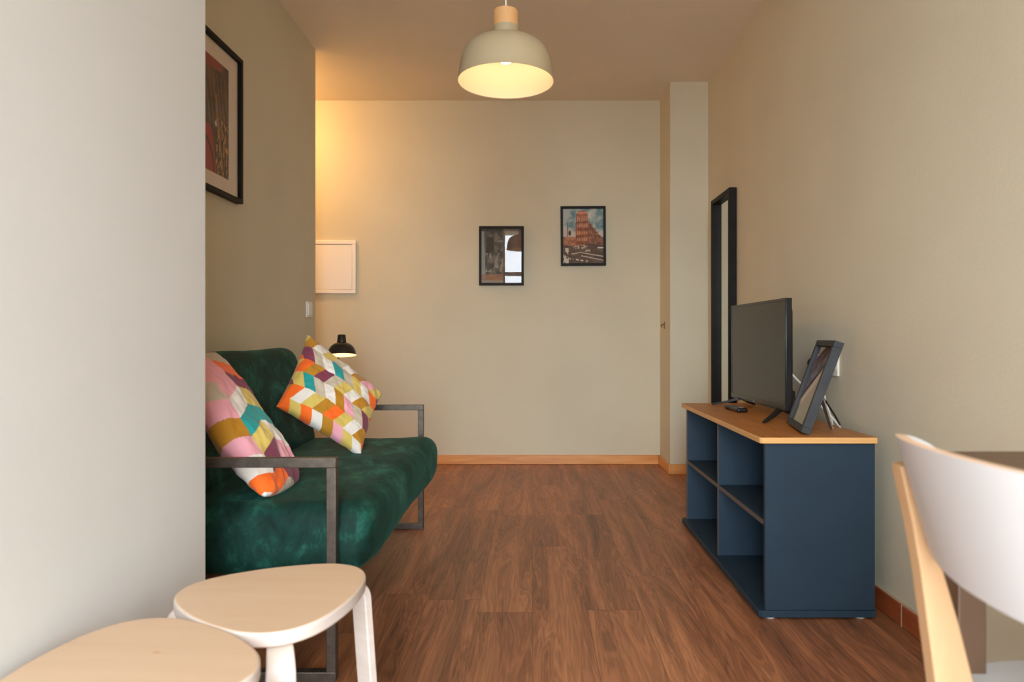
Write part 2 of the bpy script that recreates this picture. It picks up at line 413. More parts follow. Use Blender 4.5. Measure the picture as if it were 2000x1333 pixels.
# ------------------------------------------------------------------ pendant lamp
PX, PY = -.0975, 2.5
pl = thing('pendant_lamp', 'large beige enamelled pendant lamp with pale wooden cap hanging from the ceiling, lit', 'pendant lamp', (PX, PY, 1.8385))
outer = [(.178, 0), (.1765, .003), (.1725, .028), (.1685, .058), (.1625, .085), (.153, .108), (.138, .127), (.118, .140), (.094, .1485), (.070, .153), (.0475, .155)]
inner = [(r-.0022, z-.0015) for r, z in outer[1:]][::-1]
sh = MB().m(0).lathe(outer, (PX, PY, 1.8385), 96).m(1).lathe([(.0475, .155)]+[(.0453, .1535)]+inner[1:]+[(.178, 0)], (PX, PY, 1.8385), 96)
sh.build('lamp_shade', ['shade_out', 'shade_in'], pl)
MB().lathe([(.0475, .154), (.0475, .1995), (.0455, .200), (.001, .200)], (PX, PY, 1.8385), 48).build('neck', 'shade_out', pl)
MB().lathe([(.0455, .2003), (.0455, .257), (.0440, .259), (.001, .2595)], (PX, PY, 1.8385), 48).build('wooden_cap', 'lampwood', pl)
MB().lathe([(.001, .19), (.019, .19), (.019, .125), (.001, .125)], (PX, PY, 1.8385), 24).build('socket', 'white_plastic', pl)
MB().tube([(PX, PY, 2.09), (PX, PY, 2.35), (PX, PY, 2.57)], .0035, 10, up=Vector((0, 1, 0))).build('cord', 'whitecord', pl)
MB().lathe([(.05, 0), (.05, .022), (.012, .04), (.001, .04)], (PX, PY, 2.56), 40, cap=True).build('ceiling_cup', 'white_plastic', pl)
def ball(c, r, n=12, squash=1):
    return [(max(r*sin(pi*i/n), .0005), -r*cos(pi*i/n)*squash) for i in range(n+1)]
MB().lathe(ball(0, .031), (PX, PY, 1.936), 32).build('bulb', 'bulb', pl)

# corridor ceiling lamp (round the corner)
cl = thing('ceiling_lamp', 'round frosted ceiling lamp in the side corridor, lit warm', 'ceiling lamp', (-1.86, 4.42, 2.5))
MB().lathe([(.11, .1), (.11, .075), (.001, .075)], (-1.86, 4.42, 2.5), 40, cap=False).build('mount', 'white_plastic', cl)
MB().lathe([(.105, .075), (.13, .05), (.12, .02), (.08, .004), (.001, 0)], (-1.86, 4.42, 2.5), 40).build('diffuser', 'corr_glow', cl)

# ------------------------------------------------------------------ pictures
def printed_quad(name, fn, P, U, V, nu, nv, parent, mat_='print'):
    """flat printed sheet: P corner (top-left), U across, V down; fn(u,v)->srgb 0..255"""
    mb = MB(); P, U, V = Vector(P), Vector(U), Vector(V)
    vs = [P+U*(i/nu)+V*(j/nv) for j in range(nv+1) for i in range(nu+1)]
    fs = []; cols = []
    for j in range(nv):
        for i in range(nu):
            a = j*(nu+1)+i; fs.append((a, a+1, a+nu+2, a+nu+1)); cols.append(lin(fn((i+.5)/nu, (j+.5)/nv)))
    mb.add(vs, fs); mb.col = cols
    return mb.build(name, mat_, parent, smooth=False)
def fb(x, y, s=0, o=4):
    return noise.fractal(Vector((x, y, s)), 1.0, 2.0, o)
def mixc(a, b, t): t = max(0, min(1, t)); return tuple(a[i]*(1-t)+b[i]*t for i in range(3))
def inside(v, lo, hi): return lo <= v <= hi

def art_city(u, v):
    # sky
    n = fb(u*3+v, v*5, 3)
    c = mixc((70, 118, 128), (196, 192, 182), .5+n*1.1+max(0, v-.25)*1.6)
    if v > .35 and u < .33: c = mixc(c, (205, 170, 150), .35)
    if u < .22-v*.6 and v < .3: c = (176, 178, 172)
    # lamp post
    if abs(u-.115) < .006 and .26 < v < .95: c = (96, 76, 60)
    if (u-.165)**2*1.8+(v-.445)**2 < .0022 : c = (60, 56, 50)
    # skyline left
    if v > .515+.02*fb(u*14, 0, 1) and u < .36: c = mixc((150, 92, 66), (196, 132, 96), .5+fb(u*16, v*16, 2))
    # tower: tapered, dome top
    cx = .47; top = .045
    hw = .145 if v > .1 else .14*math.sqrt(max(0, 1-((.1-v)/.075)**2)) if v > .03 else 0
    right = cx+hw + (max(0, v-.22)*.25 if v < .45 else .0575) 
    step = .17 if v > .34 else 0
    roofs = cx+hw+.02+(v-.22)*1.05
    if v > .22: right = max(right, min(roofs, .93) + .015*sin(v*90))
    if v > .52: right = 1.0
    if hw > 0 and cx-hw-.012*(v > .25) < u < right:
        base = mixc((132, 72, 48), (178, 104, 72), .5+fb(u*12, v*12, 5)*1.2)
        if u > cx+hw+.01: base = mixc((108, 70, 54), (168, 112, 84), .5+fb(u*14, v*10, 7)*1.3)
        k = (v-.12)/.125
        fr = k-math.floor(k)
        if v > .12 and u < cx+hw-.02 and u > cx-hw+.03 and .3 < fr < .78:
            a = (u-cx)/.055; ff = abs(a-math.floor(a)-.5)
            if ff > .22: base = mixc(base, (214, 178, 140), .62)
        if fr < .1: base = mixc(base, (74, 44, 34), .6)
        if .06 < v < .085: base = mixc(base, (222, 160, 124), .7)
        c = base
    # street
    if v > .66+.02*sin(u*7):
        c = mixc((74, 58, 50), (108, 84, 70), .5+fb(u*9, v*14, 11))
        if .25 < u < .6 and .66 < v < .73 and fb(u*20, v*40, 8) > .05: c = (190, 168, 148)
        l1 = .86-(u-.45)*.12*(1 if u < .45 else -1)
        if abs(v-(.80+abs(u-.42)*.13)) < .008 and u > .2: c = (206, 184, 168)
        if abs(v-(.86+(u-.45)*.16)) < .007 and u > .45: c = (214, 196, 182)
        if u < .14 and v > .72 and fb(u*14, v*9, 4) > -.12: c = (214, 200, 180)
        if abs(v-(.93+.1*(u-.3))) < .012 and .12 < u < .6 and fb(u*16, 3, 3) > -.1: c = (216, 200, 188)
        if .55 < u < .68 and abs(v-.77) < .02 and fb(u*10, v*20, 9) > -.1: c = (186, 170, 160)
        if u > .85 and abs(v-.71) < .012: c = (224, 214, 206)
    return c
def art_doorway(u, v):
    c = mixc((58, 58, 54), (112, 106, 96), .5+fb(u*7, v*8, 21)*1.3)
    if u < .075+.05*max(0, v-.3): c = (136, 136, 124)
    if .12 < u < .31 and .15 < v < .44: c = mixc((52, 45, 38), (66, 57, 46), .5+fb(u*8, v*8, 2))
    if v < .05: c = (54, 50, 46)
    if .42 < u < .56 and abs(v-.23) < .012: c = (134, 134, 128)
    if .32 < u < .42 and .64 < v < .72 and fb(u*9, v*9, 6) > -.1: c = (160, 150, 136)
    if .45 < v < .8 and fb(u*11+3, v*4, 9) > .22: c = (140, 134, 122)
    if v > .84: c = mixc((126, 92, 70), (158, 112, 84), .5+fb(u*4, v*18, 3))
    if v > .955: c = (150, 140, 126)
    if u > .54:
        c = mixc((84, 68, 58), (112, 90, 76), .5+fb(u*4, v*3, 13))
    return c
def art_red(u, v):
    c = mixc((48, 26, 22), (96, 58, 40), .5+fb(u*6+v*2, v*5-u*3, 31)*1.4)
    k = abs(((u*1.0-v*.30)*9) % 1-.5)
    if u > .35 and .12 < v < .62 and k < .09: c = mixc(c, (150, 128, 112), .6)
    if v > .5 and .62 < u < .98 and fb(u*24, v*14, 33) > .16: c = (184, 132, 72)
    if v > .3 and abs(u-(.62+.3*(v-.3))) < .018: c = (158, 104, 60)
    if v < .12-.1*u+.03 and u < .8: c = (140, 40, 42)
    r = math.hypot((u-.15)/1.0, (v-1.02)*1.25)
    if r < .60 and v > .6 and u < .5+.35*(v-.6):
        c = (160, 30, 36)
        if int(r*7.5) % 2 == 1 and (r*7.5) % 1 < .35: c = (70, 26, 24)
    if (u-.62)**2*.6+(v-.56)**2 < .0006: c = (200, 190, 186)
    return c
def art_still(u, v):
    c = mixc((52, 38, 34), (108, 84, 78), .5+fb(u*3, v*6, 41)*1.2)
    if u < .45 and .1 < v < .6: c = mixc((92, 86, 104), (130, 122, 140), .5+fb(u*6, v*12, 44))
    if u > .62 and v < .34: c = mixc((106, 76, 66), (130, 96, 88), .5+fb(u*5, v*8, 46))
    d = v-(.86-.62*u)
    if d > -.22: c = mixc((60, 34, 28), (40, 28, 26), .5+fb(u*8, v*8, 2))
    if d > -.14: c = (214, 202, 190)
    if d > -.02: c = (150, 140, 124)
    if v > .78: c = (142, 142, 122)
    return c

def wall_picture(label, x0, x1, z0, z1, tilt, art, name='picture_frame', group='pair of framed photographs on the back wall'):
    """hangs on the back wall (y=4.88), facing -y"""
    cx, cz = (x0+x1)/2, (z0+z1)/2; yb = 4.879; t = .026; fw = .017
    th = thing(name, label, 'picture', (cx, 4.88, z0), group)
    R = Matrix.Translation((cx, 0, cz)) @ Matrix.Rotation(tilt, 4, 'Y') @ Matrix.Translation((-cx, 0, -cz))
    fr = MB()
    fr.box(x0, x1, yb-t, yb, z0, z0+fw, R).box(x0, x1, yb-t, yb, z1-fw, z1, R).box(x0, x0+fw, yb-t, yb, z0+fw, z1-fw, R).box(x1-fw, x1, yb-t, yb, z0+fw, z1-fw, R)
    fr.build('frame', 'black', th, bevel=.0012)
    a, b_, c_ = (R @ Vector((x0+fw, yb-.013, z1-fw))), (R @ Vector((x1-fw, yb-.013, z1-fw))), (R @ Vector((x0+fw, yb-.013, z0+fw)))
    printed_quad('print', art, a, b_-a, c_-a, 96, 124, th)
    MB().box(x0+fw, x1-fw, yb-.0165, yb-.0145, z0+fw, z1-fw, R).build('glass', 'glass', th, smooth=False)
    MB().box(x0+fw, x1-fw, yb-.0115, yb-.003, z0+fw, z1-fw, R).build('backing_board', 'backing', th, smooth=False)
    return th
wall_picture('black framed photograph of a dark doorway, the lower picture on the back wall', -.3805, -.062, 1.277, 1.698, 0, art_doorway)
wall_picture('black framed photograph of a red corner building, the higher picture on the back wall', .201, .522, 1.417, 1.840, radians(-.4), art_city)

# big picture on the left wall (faces +x)
bp_ = thing('framed_poster', 'large black framed red and brown poster with cream mat above the sofa', 'picture', (-1.278, 2.7, 1.476))
y0, y1, z0, z1 = 2.44, 2.945, 1.478, 2.098
xw = -1.277; xf_ = -1.247; fw = .018
f = MB().box(xw, xf_, y0, y1, z0, z0+fw).box(xw, xf_, y0, y1, z1-fw, z1).box(xw, xf_, y0, y0+fw, z0+fw, z1-fw).box(xw, xf_, y1-fw, y1, z0+fw, z1-fw)
f.build('frame', 'black', bp_, bevel=.0015)
MB().box(xw, xw+.012, y0+fw, y1-fw, z0+fw, z1-fw).build('mat_board', 'mat_board', bp_, smooth=False)
printed_quad('print', art_red, (xw+.0128, y0+.10, z1-.085), (0, y1-y0-.205, 0), (0, 0, -(z1-z0-.165)), 90, 150, bp_)
MB().box(xw+.016, xw+.018, y0+fw, y1-fw, z0+fw, z1-fw).build('glass', 'glass', bp_, smooth=False)

# ------------------------------------------------------------------ mirror on the right wall
mr = thing('wall_mirror', 'tall narrow mirror in a deep black frame against the right wall behind the television', 'mirror', (1.13, 4.04, 0))
y0, y1, z0, z1 = 3.887, 4.285, .30, 1.760; xa, xb = 1.120, 1.163; fw = .026
f = MB().box(xa, xb, y0, y0+fw, z0, z1).box(xa, xb, y1-fw, y1, z0, z1).box(xa, xb, y0+fw, y1-fw, z0, z0+fw).box(xa, xb, y0+fw, y1-fw, z1-fw, z1)
f.build('frame', 'black', mr, bevel=.0015)
MB().box(xa+.030, xa+.034, y0+fw, y1-fw, z0+fw, z1-fw).build('mirror_glass', 'mirror', mr, smooth=False)

# ------------------------------------------------------------------ sofa
sf = thing('sofa', 'dark green velvet sofa with square steel loop arms along the left wall', 'sofa', (-.85, 2.5, 0))
def loop(yc):
    mb = MB(); t = .025; xa, xb, zt = -1.20, -.5145, .5855
    for (a, b_, c_, d) in ((xa, xb, 0, t), (xa, xb, zt-t, zt), (xa, xa+t, t, zt-t), (xb-t, xb, t, zt-t)):
        mb.box(a, b_, yc-.013, yc+.013, c_, d)
    mb.build('arm_frame', 'steel', sf, bevel=.0015)
loop(1.798); loop(3.228)
fr = MB().box(-.60, -.56, 1.811, 3.215, .262, .29).box(-1.16, -1.12, 1.811, 3.215, .262, .29)
for y in (1.98, 2.5, 3.06): fr.box(-1.12, -.60, y-.02, y+.02, .262, .288)
fr.build('base_rail', 'steel', sf, bevel=.002)
vs, fs = rbox(.79, 1.345, .198, .068, (14, 26, 4), amp=.012, freq=3.2, seed=3, crown=.010)
seat = MB(); seat.add(vs, fs, Matrix.Translation((-.835, 2.512, .344)) @ Matrix.Rotation(radians(-1.0), 4, 'Y'))
so = seat.build('seat_cushion', 'velvet', sf, angle=80)
vs, fs = rbox(.15, 1.33, .48, .07, (3, 26, 12), amp=.007, freq=3.0, seed=9)
bk = MB(); bk.add(vs, fs, Matrix.Translation((-1.098, 2.485, .618)) @ Matrix.Rotation(radians(-15), 4, 'Y'))
bk.build('back_cushion', 'velvet', sf, angle=80)

# ------------------------------------------------------------------ patterned cushions
PAL = {'o': (250, 106, 16), 'm': (186, 128, 20), 'p': (128, 52, 76), 'y': (214, 186, 94), 't': (24, 150, 148),
       'g': (196, 182, 160), 'w': (232, 224, 214), 'k': (238, 166, 178)}
def pillow(name, label, A, B, C, D, T_, strips, ntile, parentless=True, shift=0.0, n=150, seed=0, group='patterned cushions on the green sofa', slant=.72, par=1, vn=5.7, v0=.42, corner=0.0):
    """A..D corners (world): u runs A->B, v runs A->D. strips across v, tiles along u"""
    A, B, C, D = map(Vector, (A, B, C, D)); ns = len(strips)
    nrm = ((B-A).cross(D-A)).normalized()
    mb = MB(); cols = []
    def pos(u, v, sg):
        x, y = 2*u-1, 2*v-1
        k = .055
        xx = x*(1-k*(1-y*y)); yy = y*(1-k*(1-x*x))
        cr = 1-corner*(x*x*y*y)*(1 if x > 0 else .3); xx *= cr; yy *= cr
        uu, vv = (xx+1)/2, (yy+1)/2
        p_ = (A*(1-uu)+B*uu)*(1-vv)+(D*(1-uu)+C*uu)*vv
        h = T_*max(0, (1-x**2)*(1-y**2))**.42
        w_ = .010*fb(u*5, v*5, seed+sg, 3)*min(1, h/T_*2)
        w_ += .004*sin((x+y)*14+3*fb(u*4, v*4, seed))*max(0, (abs(x)+abs(y)-1.1))
        return p_+nrm*(sg*h+w_)
    for sg in (1, -1):
        vs = [pos(i/n, j/n, sg) for j in range(n+1) for i in range(n+1)]; fs = []
        for j in range(n):
            for i in range(n):
                a = j*(n+1)+i; q = (a, a+1, a+n+2, a+n+1); fs.append(q if sg > 0 else q[::-1])
                u, v = (i+.5)/n, (j+.5)/n
                s_ = v*vn+v0; si = max(0, min(ns-1, math.floor(s_))); fr_ = s_-si
                d = slant*(fr_ if (si+par) % 2 == 0 else 1-fr_)
                t = u*ntile+shift-d
                row = strips[si]; ch = row[int(math.floor(t)) % len(row)]
                cols.append(lin(PAL[ch]))
        mb.add(vs, fs)
    mb.col = cols
    # weld the seam by distance
    o = mb.build(name, 'cushion', None, angle=180)
    bm = bmesh.new(); bm.from_mesh(o.data); bmesh.ops.remove_doubles(bm, verts=bm.verts, dist=.0004); bmesh.ops.recalc_face_normals(bm, faces=bm.faces); bm.to_mesh(o.data); bm.free()
    c = (A+B+C+D)/4; o.data.transform(Matrix.Translation(-c)); o.location = c; o.data.shade_smooth()
    o['label'] = label; o['category'] = 'cushion'; o['group'] = group
    return o
def ray(x, y, Y):   # world point on the view line through photo position (x,y) at room depth Y
    return Vector(((x-1040)*Y/1333, Y, .9-(y-661)*Y/1333))
# far cushion: L->B is u, L->T is v  (strips listed from the bottom edge up)
L_, T2, R_, B_ = ray(540, 794, 2.60), ray(600, 654, 2.87), ray(746, 770, 2.93), ray(704, 892, 2.66)
pillow('cushion', 'multicoloured zigzag cushion standing on its corner at the far end of the sofa', L_, B_, R_, T2, .072,
       ['oyowmkyw', 'owymoywm', 'ytgwmkgp', 'ompgywmy', 'pgwtgywo', 'mwygwmky', 'wwymgpwk'], 8, seed=4, shift=.35, n=170)
# near cushion: D->A (top to bottom) is u, far->near is v
A1, B1, C1, D1 = Vector((-.730, 1.895, .436)), Vector((-.728, 2.185, .428)), Vector((-1.048, 2.225, .862)), Vector((-1.045, 1.93, .855))
pillow('cushion', 'multicoloured zigzag cushion leaning at the near end of the sofa behind the arm', C1, B1, A1, D1, .066,
       ['gopytwkp', 'gkkwtypo', 'wkgkmkwo', 'ywmkowkw'], 8, seed=11, shift=.45, n=180, vn=3.3, v0=-.72, slant=.55, corner=.11)

# ------------------------------------------------------------------ reading lamp beyond the sofa
rl = thing('reading_lamp', 'small black domed reading lamp on a thin pole beyond the far end of the sofa', 'lamp', (-1.10, 3.86, 0))
lx, ly, lz = -1.047, 3.75, .806
MB().lathe([(.11, 0), (.11, .012), (.1, .018), (.001, .02)], (-1.10, 3.86, 0), 40, cap=True).build('base', 'lampmetal', rl)
MB().tube([(-1.10, 3.86, .015), (-1.10, 3.86, .4), (-1.10, 3.86, .80), (-1.098, 3.85, .845), (-1.085, 3.825, .872), (-1.065, 3.79, .885)], .008, 12, up=Vector((.3, 1, 0))).build('pole', 'lampmetal', rl)
xr = Matrix.Translation((lx, ly, lz)) @ Matrix.Rotation(radians(-9), 4, 'X') @ Matrix.Rotation(radians(-3), 4, 'Y')
do = [(.0775, 0), (.0765, .008), (.073, .024), (.065, .042), (.053, .056), (.038, .065), (.0255, .069)]
di = [(r-.0015, z-.001) for r, z in do[1:]][::-1]
MB().m(0).lathe(do+[(.0255, .072), (.0215, .110), (.0205, .113), (.001, .114)], seg=48, xf=xr).m(1).lathe([(.001, .066), (.024, .067)]+di+[(.0775, 0)], seg=48, xf=xr).build('lamp_shade', ['lampmetal', 'shade_in'], rl)
MB().lathe(ball(0, .018), seg=20, xf=xr @ Matrix.Translation((0, 0, .036))).build('bulb', 'bulb_small', rl)

# ------------------------------------------------------------------ media cabinet
cb = thing('media_cabinet', 'open navy shelving cabinet with oak-coloured top against the right wall', 'cabinet', (.92, 2.74, 0))
CX0, CX1, CY0, CY1 = .744, 1.095, 2.183, 3.300
def cham(x0, x1, y0, y1, c):  # outline, front corners cut (front = -x)
    return [(x0+c, y0), (x1, y0), (x1, y1), (x0+c, y1), (x0, y1-c), (x0, y0+c)]
MB().prism(cham(.7225, 1.096, 2.166, 3.318, .008), .5645, .5845, side=1).build('top', ['top_wood', 'top_edge'], cb, bevel=.0025)
MB().prism(cham(.724, 1.095, 2.176, 3.312, .010), .008, .030).build('base_board', 'navy', cb, bevel=.0015)
def panel(name, *a, e=True):
    x0, x1, y0, y1, z0, z1 = a
    mb = MB().m(0).box(x0+.001, x1, y0, y1, z0, z1).m(1).box(x0, x0+.001, y0, y1, z0, z1)
    return mb.build(name, ['navy', 'edge_grey' if e else 'navy'], cb, smooth=False)
panel('side_panel', CX0, CX1, CY0, CY0+.016, .030, .5645, e=False)
pfar = panel('side_panel', CX0, CX1, CY1-.016, CY1, .030, .5645)
pdiv = panel('divider', CX0, CX1-.006, 2.734, 2.750, .030, .5645)
MB().box(CX1-.005, CX1, CY0+.016, CY1-.016, .030, .5645).build('back_panel', 'navy', cb, smooth=False)
panel('shelf', CX0+.002, CX1-.006, CY0+.016, 2.734, .296, .312)
panel('shelf', CX0+.002, CX1-.006, 2.750, CY1-.016, .296, .312)
for par_, yy in ((pdiv, 2.734), (pfar, CY1-.016)):
    for z in [.115+.027*k for k in range(5)]+[.335+.027*k for k in range(6)]:
        xf = Matrix.Translation((CX0+.035, yy, z)) @ Matrix.Rotation(radians(90), 4, 'X')
        MB().lathe([(.0026, .0008), (.0026, -.0008), (.0012, -.0004), (.0011, .0012)], seg=10, xf=xf).build('peg_hole', 'edge_grey', par_)
for x in (.765, 1.055):
    for y in (2.205, 3.275): MB().lathe([(.016, 0), (.018, .003), (.018, .008)], (x, y, 0), 24, cap=True).build('foot', 'white_plastic', cb)

# ------------------------------------------------------------------ television
tv = thing('television', 'flat black television with glossy bezel standing on the cabinet', 'television', (.98, 2.93, .5845))
ang = math.atan2(.9616-.949, 2.6-3.26)
TM = Matrix.Translation((.9615, 2.6, 0)) @ Matrix.Rotation(math.atan2(.0126, .66), 4, 'Z')   # local y runs from near edge to far edge
w_, zb, zt = .662, .620, 1.054
MB().box(.003, .028, 0, w_, zb, zt, TM).build('housing', 'black_plastic', tv, bevel=.003)
f = MB(); b_ = .011
f.box(0, .004, 0, w_, zb, zb+.022, TM).box(0, .004, 0, w_, zt-b_, zt, TM).box(0, .004, 0, b_, zb+.022, zt-b_, TM).box(0, .004, w_-b_, w_, zb+.022, zt-b_, TM)
f.build('bezel', 'bezel', tv, bevel=.0008)
MB().box(.0018, .0034, b_, w_-b_, zb+.022, zt-b_, TM).build('screen', 'tvscreen', tv, smooth=False)
vs, fs = rbox(.036, .56, .36, .0175, (3, 6, 6)); q = MB(); q.add(vs, fs, TM @ Matrix.Translation((.030, w_/2-.02, (zb+zt)/2+.004))); q.build('rear_housing', 'black_plastic', tv, angle=60)
MB().box(.028, .062, .05, .62, zb+.004, zb+.075, TM).build('speaker_housing', 'black_plastic', tv, bevel=.006)
MB().box(-.0008, 0, w_*.52, w_*.52+.012, zb+.006, zb+.010, TM).build('maker_mark', 'silver', tv, smooth=False)
def tvfoot(yc, dy, sgn):
    mb = MB(); zc = .5845
    for (xe, ye) in ((-.107, yc+dy), (.088, yc+dy*.55)):
        a = TM @ Vector((.018, yc, zb+.004)); b2 = TM @ Vector((xe, ye, zc+.005))
        mid = a.lerp(b2, .5); mid.z -= .004
        mb.sweep([a, mid, b2], [(-.011, -.004), (.011, -.004), (.011, .005), (-.011, .005)], scale=[(1, 1.6), (.9, 1.1), (.6, .8)])
    mb.build('foot', 'black_plastic', tv, bevel=.0015)
tvfoot(.085, -.16, -1); tvfoot(.56, .05, 1)

# remote control
rc = thing('remote_control', 'black remote control lying on the cabinet top before the television', 'remote control', (.882, 2.96, .5845))
RM = Matrix.Translation((.882, 2.96, .5845)) @ Matrix.Rotation(radians(5), 4, 'Z')
vs, fs = rbox(.046, .155, .020, .0095, (4, 10, 1)); q = MB(); q.add([Vector((v.x*(1-.12*math.cos(v.y*30)), v.y, v.z+.01)) for v in vs], fs, RM); q.build('body', 'black_plastic', rc, angle=60)
bt = MB()
for i in range(3):
    for j in range(7): bt.lathe([(.0001, .0012), (.0036, .0012), (.004, 0)], (0, 0, 0), 10, RM @ Matrix.Translation((-.012+.012*i, -.045+.015*j, .0198)))
bt.build('buttons', 'edge_grey', rc)
MB().lathe([(.0001, .002), (.009, .002), (.0105, 0)], (0, 0, 0), 20, RM @ Matrix.Translation((0, -.06, .0195))).build('navigation_pad', 'silver', rc)

# photo frame on easel
pf = thing('photo_frame', 'charcoal box photo frame on an easel strut at the near end of the cabinet', 'photo frame', (.9, 2.36, .5845))
p0 = Vector((.873, 2.229, .5852)); p1 = Vector((.923, 2.490, .5852)); ux = (p1-p0).normalized()
upv = Vector((.107, 0, .299)); upv = (upv-ux*upv.dot(ux)).normalized(); nn = ux.cross(upv).normalized()
if nn.x > 0: nn = -nn
FM = Matrix(((ux.x, upv.x, nn.x, p0.x), (ux.y, upv.y, nn.y, p0.y), (ux.z, upv.z, nn.z, p0.z), (0, 0, 0, 1)))  # local x width, y height, z front
FW, FH, fd, b_ = .266, .318, .030, .020
FM = FM @ Matrix.Translation((0, .0085, 0))
f = MB().box(0, FW, 0, b_, -fd, 0, FM).box(0, FW, FH-b_, FH, -fd, 0, FM).box(0, b_, b_, FH-b_, -fd, 0, FM).box(FW-b_, FW, b_, FH-b_, -fd, 0, FM)
f.build('frame', 'charcoal', pf, bevel=.0012)
a = FM @ Vector((FW-b_, FH-b_, -.014)); b2 = FM @ Vector((b_, FH-b_, -.014)); c2 = FM @ Vector((FW-b_, b_, -.014))
printed_quad('print', art_still, a, b2-a, c2-a, 80, 100, pf)
MB().box(b_, FW-b_, b_, FH-b_, -.011, -.009, FM).build('glass', 'glass', pf, smooth=False)
MB().box(b_, FW-b_, b_, FH-b_, -.026, -.016, FM).build('backing_board', 'backing', pf, smooth=False)
st_a = FM @ Vector((FW*.5, FH*.50, -fd-.001)); st_b = Vector((1.040, 2.375, .5865))
MB().sweep([st_a, st_b], [(-.020, -.0025), (.020, -.0025), (.020, .0025), (-.020, .0025)], up=Vector((1, -.1, .4)), scale=[(1.1, 1), (.75, 1)]).build('easel_strut', 'strut', pf, bevel=.0008)

# wall socket and plugs, cables
ws = thing('wall_socket', 'white wall socket on the right wall behind the photo frame', 'wall socket', (1.164, 2.67, .76))
MB().box(1.155, 1.164, 2.585, 2.765, .755, .84).build('socket_plate', 'white_plastic', ws, bevel=.003)
wp = thing('white_plug', 'white plug with white cable in the wall socket behind the photo frame', 'plug', (1.13, 2.62, .78))
MB().box(1.110, 1.155, 2.60, 2.64, .780, .822).build('plug_body', 'white_plastic', wp, bevel=.006)
def cat(pts, n=8):
    pts = [Vector(p_) for p_ in pts]; out = []
    P_ = [pts[0]]+pts+[pts[-1]]
    for i in range(1, len(P_)-2):
        for k in range(n):
            t = k/n; a, b, c, d = P_[i-1], P_[i], P_[i+1], P_[i+2]
            out.append(.5*((2*b)+(-a+c)*t+(2*a-5*b+4*c-d)*t*t+(-a+3*b-3*c+d)*t**3))
    out.append(pts[-1]); return out
MB().tube(cat([(1.112, 2.62, .80), (1.10, 2.60, .76), (1.10, 2.56, .66), (1.108, 2.53, .60), (1.118, 2.50, .48)]), .0032, 10, up=Vector((0, 1, .1))).build('cable', 'whitecord', wp)
bpz = thing('black_plug', 'black plug with black cable in the wall socket behind the television', 'plug', (1.13, 2.73, .78))
MB().lathe([(.022, 0), (.024, .02), (.018, .045), (.008, .052), (.001, .053)], seg=24, xf=Matrix.Translation((1.155, 2.735, .80)) @ Matrix.Rotation(radians(-90), 4, 'Y'), cap=False).build('plug_body', 'black_plastic', bpz)
MB().tube(cat([(1.106, 2.73, .80), (1.09, 2.66, .765), (1.045, 2.50, .715), (1.055, 2.45, .670), (1.075, 2.42, .62), (1.084, 2.40, .5885)]), .0033, 10).build('cable', 'black_plastic', bpz)
wc = MB().tube(cat([(1.03, 2.705, .755), (1.05, 2.62, .705), (1.065, 2.52, .650), (1.077, 2.44, .610), (1.083, 2.40, .5885)]), .0042, 10).build('television_cable', 'whitecord')
wc['label'] = 'white cable running down from the back of the television to the cabinet top'; wc['category'] = 'cable'

# ------------------------------------------------------------------ stools
def stool(cx, cy, th0, label, sc=1.0, veneer='stool'):
    th = thing('stool', label, 'stool', (cx, cy, 0), 'round-cornered three-legged birch stools')
    out = []
    for k in range(96):
        a = 2*pi*k/96; r = sc*(.1575+.0165*cos(3*(a-th0))+.002*cos(6*(a-th0)))
        out.append((cx+r*cos(a), cy+r*sin(a)))
    MB().prism(out, .4265, .450, side=1).build('seat', [veneer, 'stool_edge'], th, bevel=.004, segs=3)
    for k in range(3):
        a = th0+2*pi*k/3; d = Vector((cos(a), sin(a), 0)); side = Vector((-sin(a), cos(a), 0))
        pts = []
        def P(r, z): return Vector((cx, cy, 0))+d*r+Vector((0, 0, z))
        r0, rb, zt = .05, .161*sc, .4175
        pts.append(P(r0, zt)); pts.append(P(rb-.03, zt))
        for i in range(9):
            q = (pi/2*.94)*i/8; pts.append(P(rb-.005+.034*sin(q)*1.0, zt-.034*(1-cos(q))))
        e = pts[-1]; 
        for i in range(1, 7):
            t = i/6; pts.append(Vector((cx, cy, 0))+d*((e-Vector((cx, cy, 0))).dot(d)*(1-t)+.222*t)+Vector((0, 0, e.z*(1-t)+.006*t)))
        mb = MB(); vs = []; n_ = len(pts)
        for i, p_ in enumerate(pts):
            t = (pts[min(i+1, n_-1)]-pts[max(i-1, 0)]).normalized(); nr = side.cross(t).normalized()
            wd = .0185+.003*min(1, i/10); hh = .0085
            for (aa, bb) in ((-wd, -hh), (wd, -hh), (wd, hh), (-wd, hh)): vs.append(p_+side*aa+nr*bb)
        fs = [(0, 1, 2, 3), tuple(4*(n_-1)+k2 for k2 in range(4))]
        for i in range(n_-1):
            for k2 in range(4):
                j2 = (k2+1) % 4; fs.append((4*i+k2, 4*i+j2, 4*i+4+j2, 4*i+4+k2))
        mb.add(vs, fs); mb.build('leg', 'stool_edge', th, bevel=.0025)
    return th
stool(-.455, 1.208, radians(53), 'pale birch stool with its whole seat showing, standing before the near sofa arm')
stool(-.555, .930, radians(-4), 'pale birch stool nearest the camera with a small knot on its seat', 1.03, 'stool_knot')

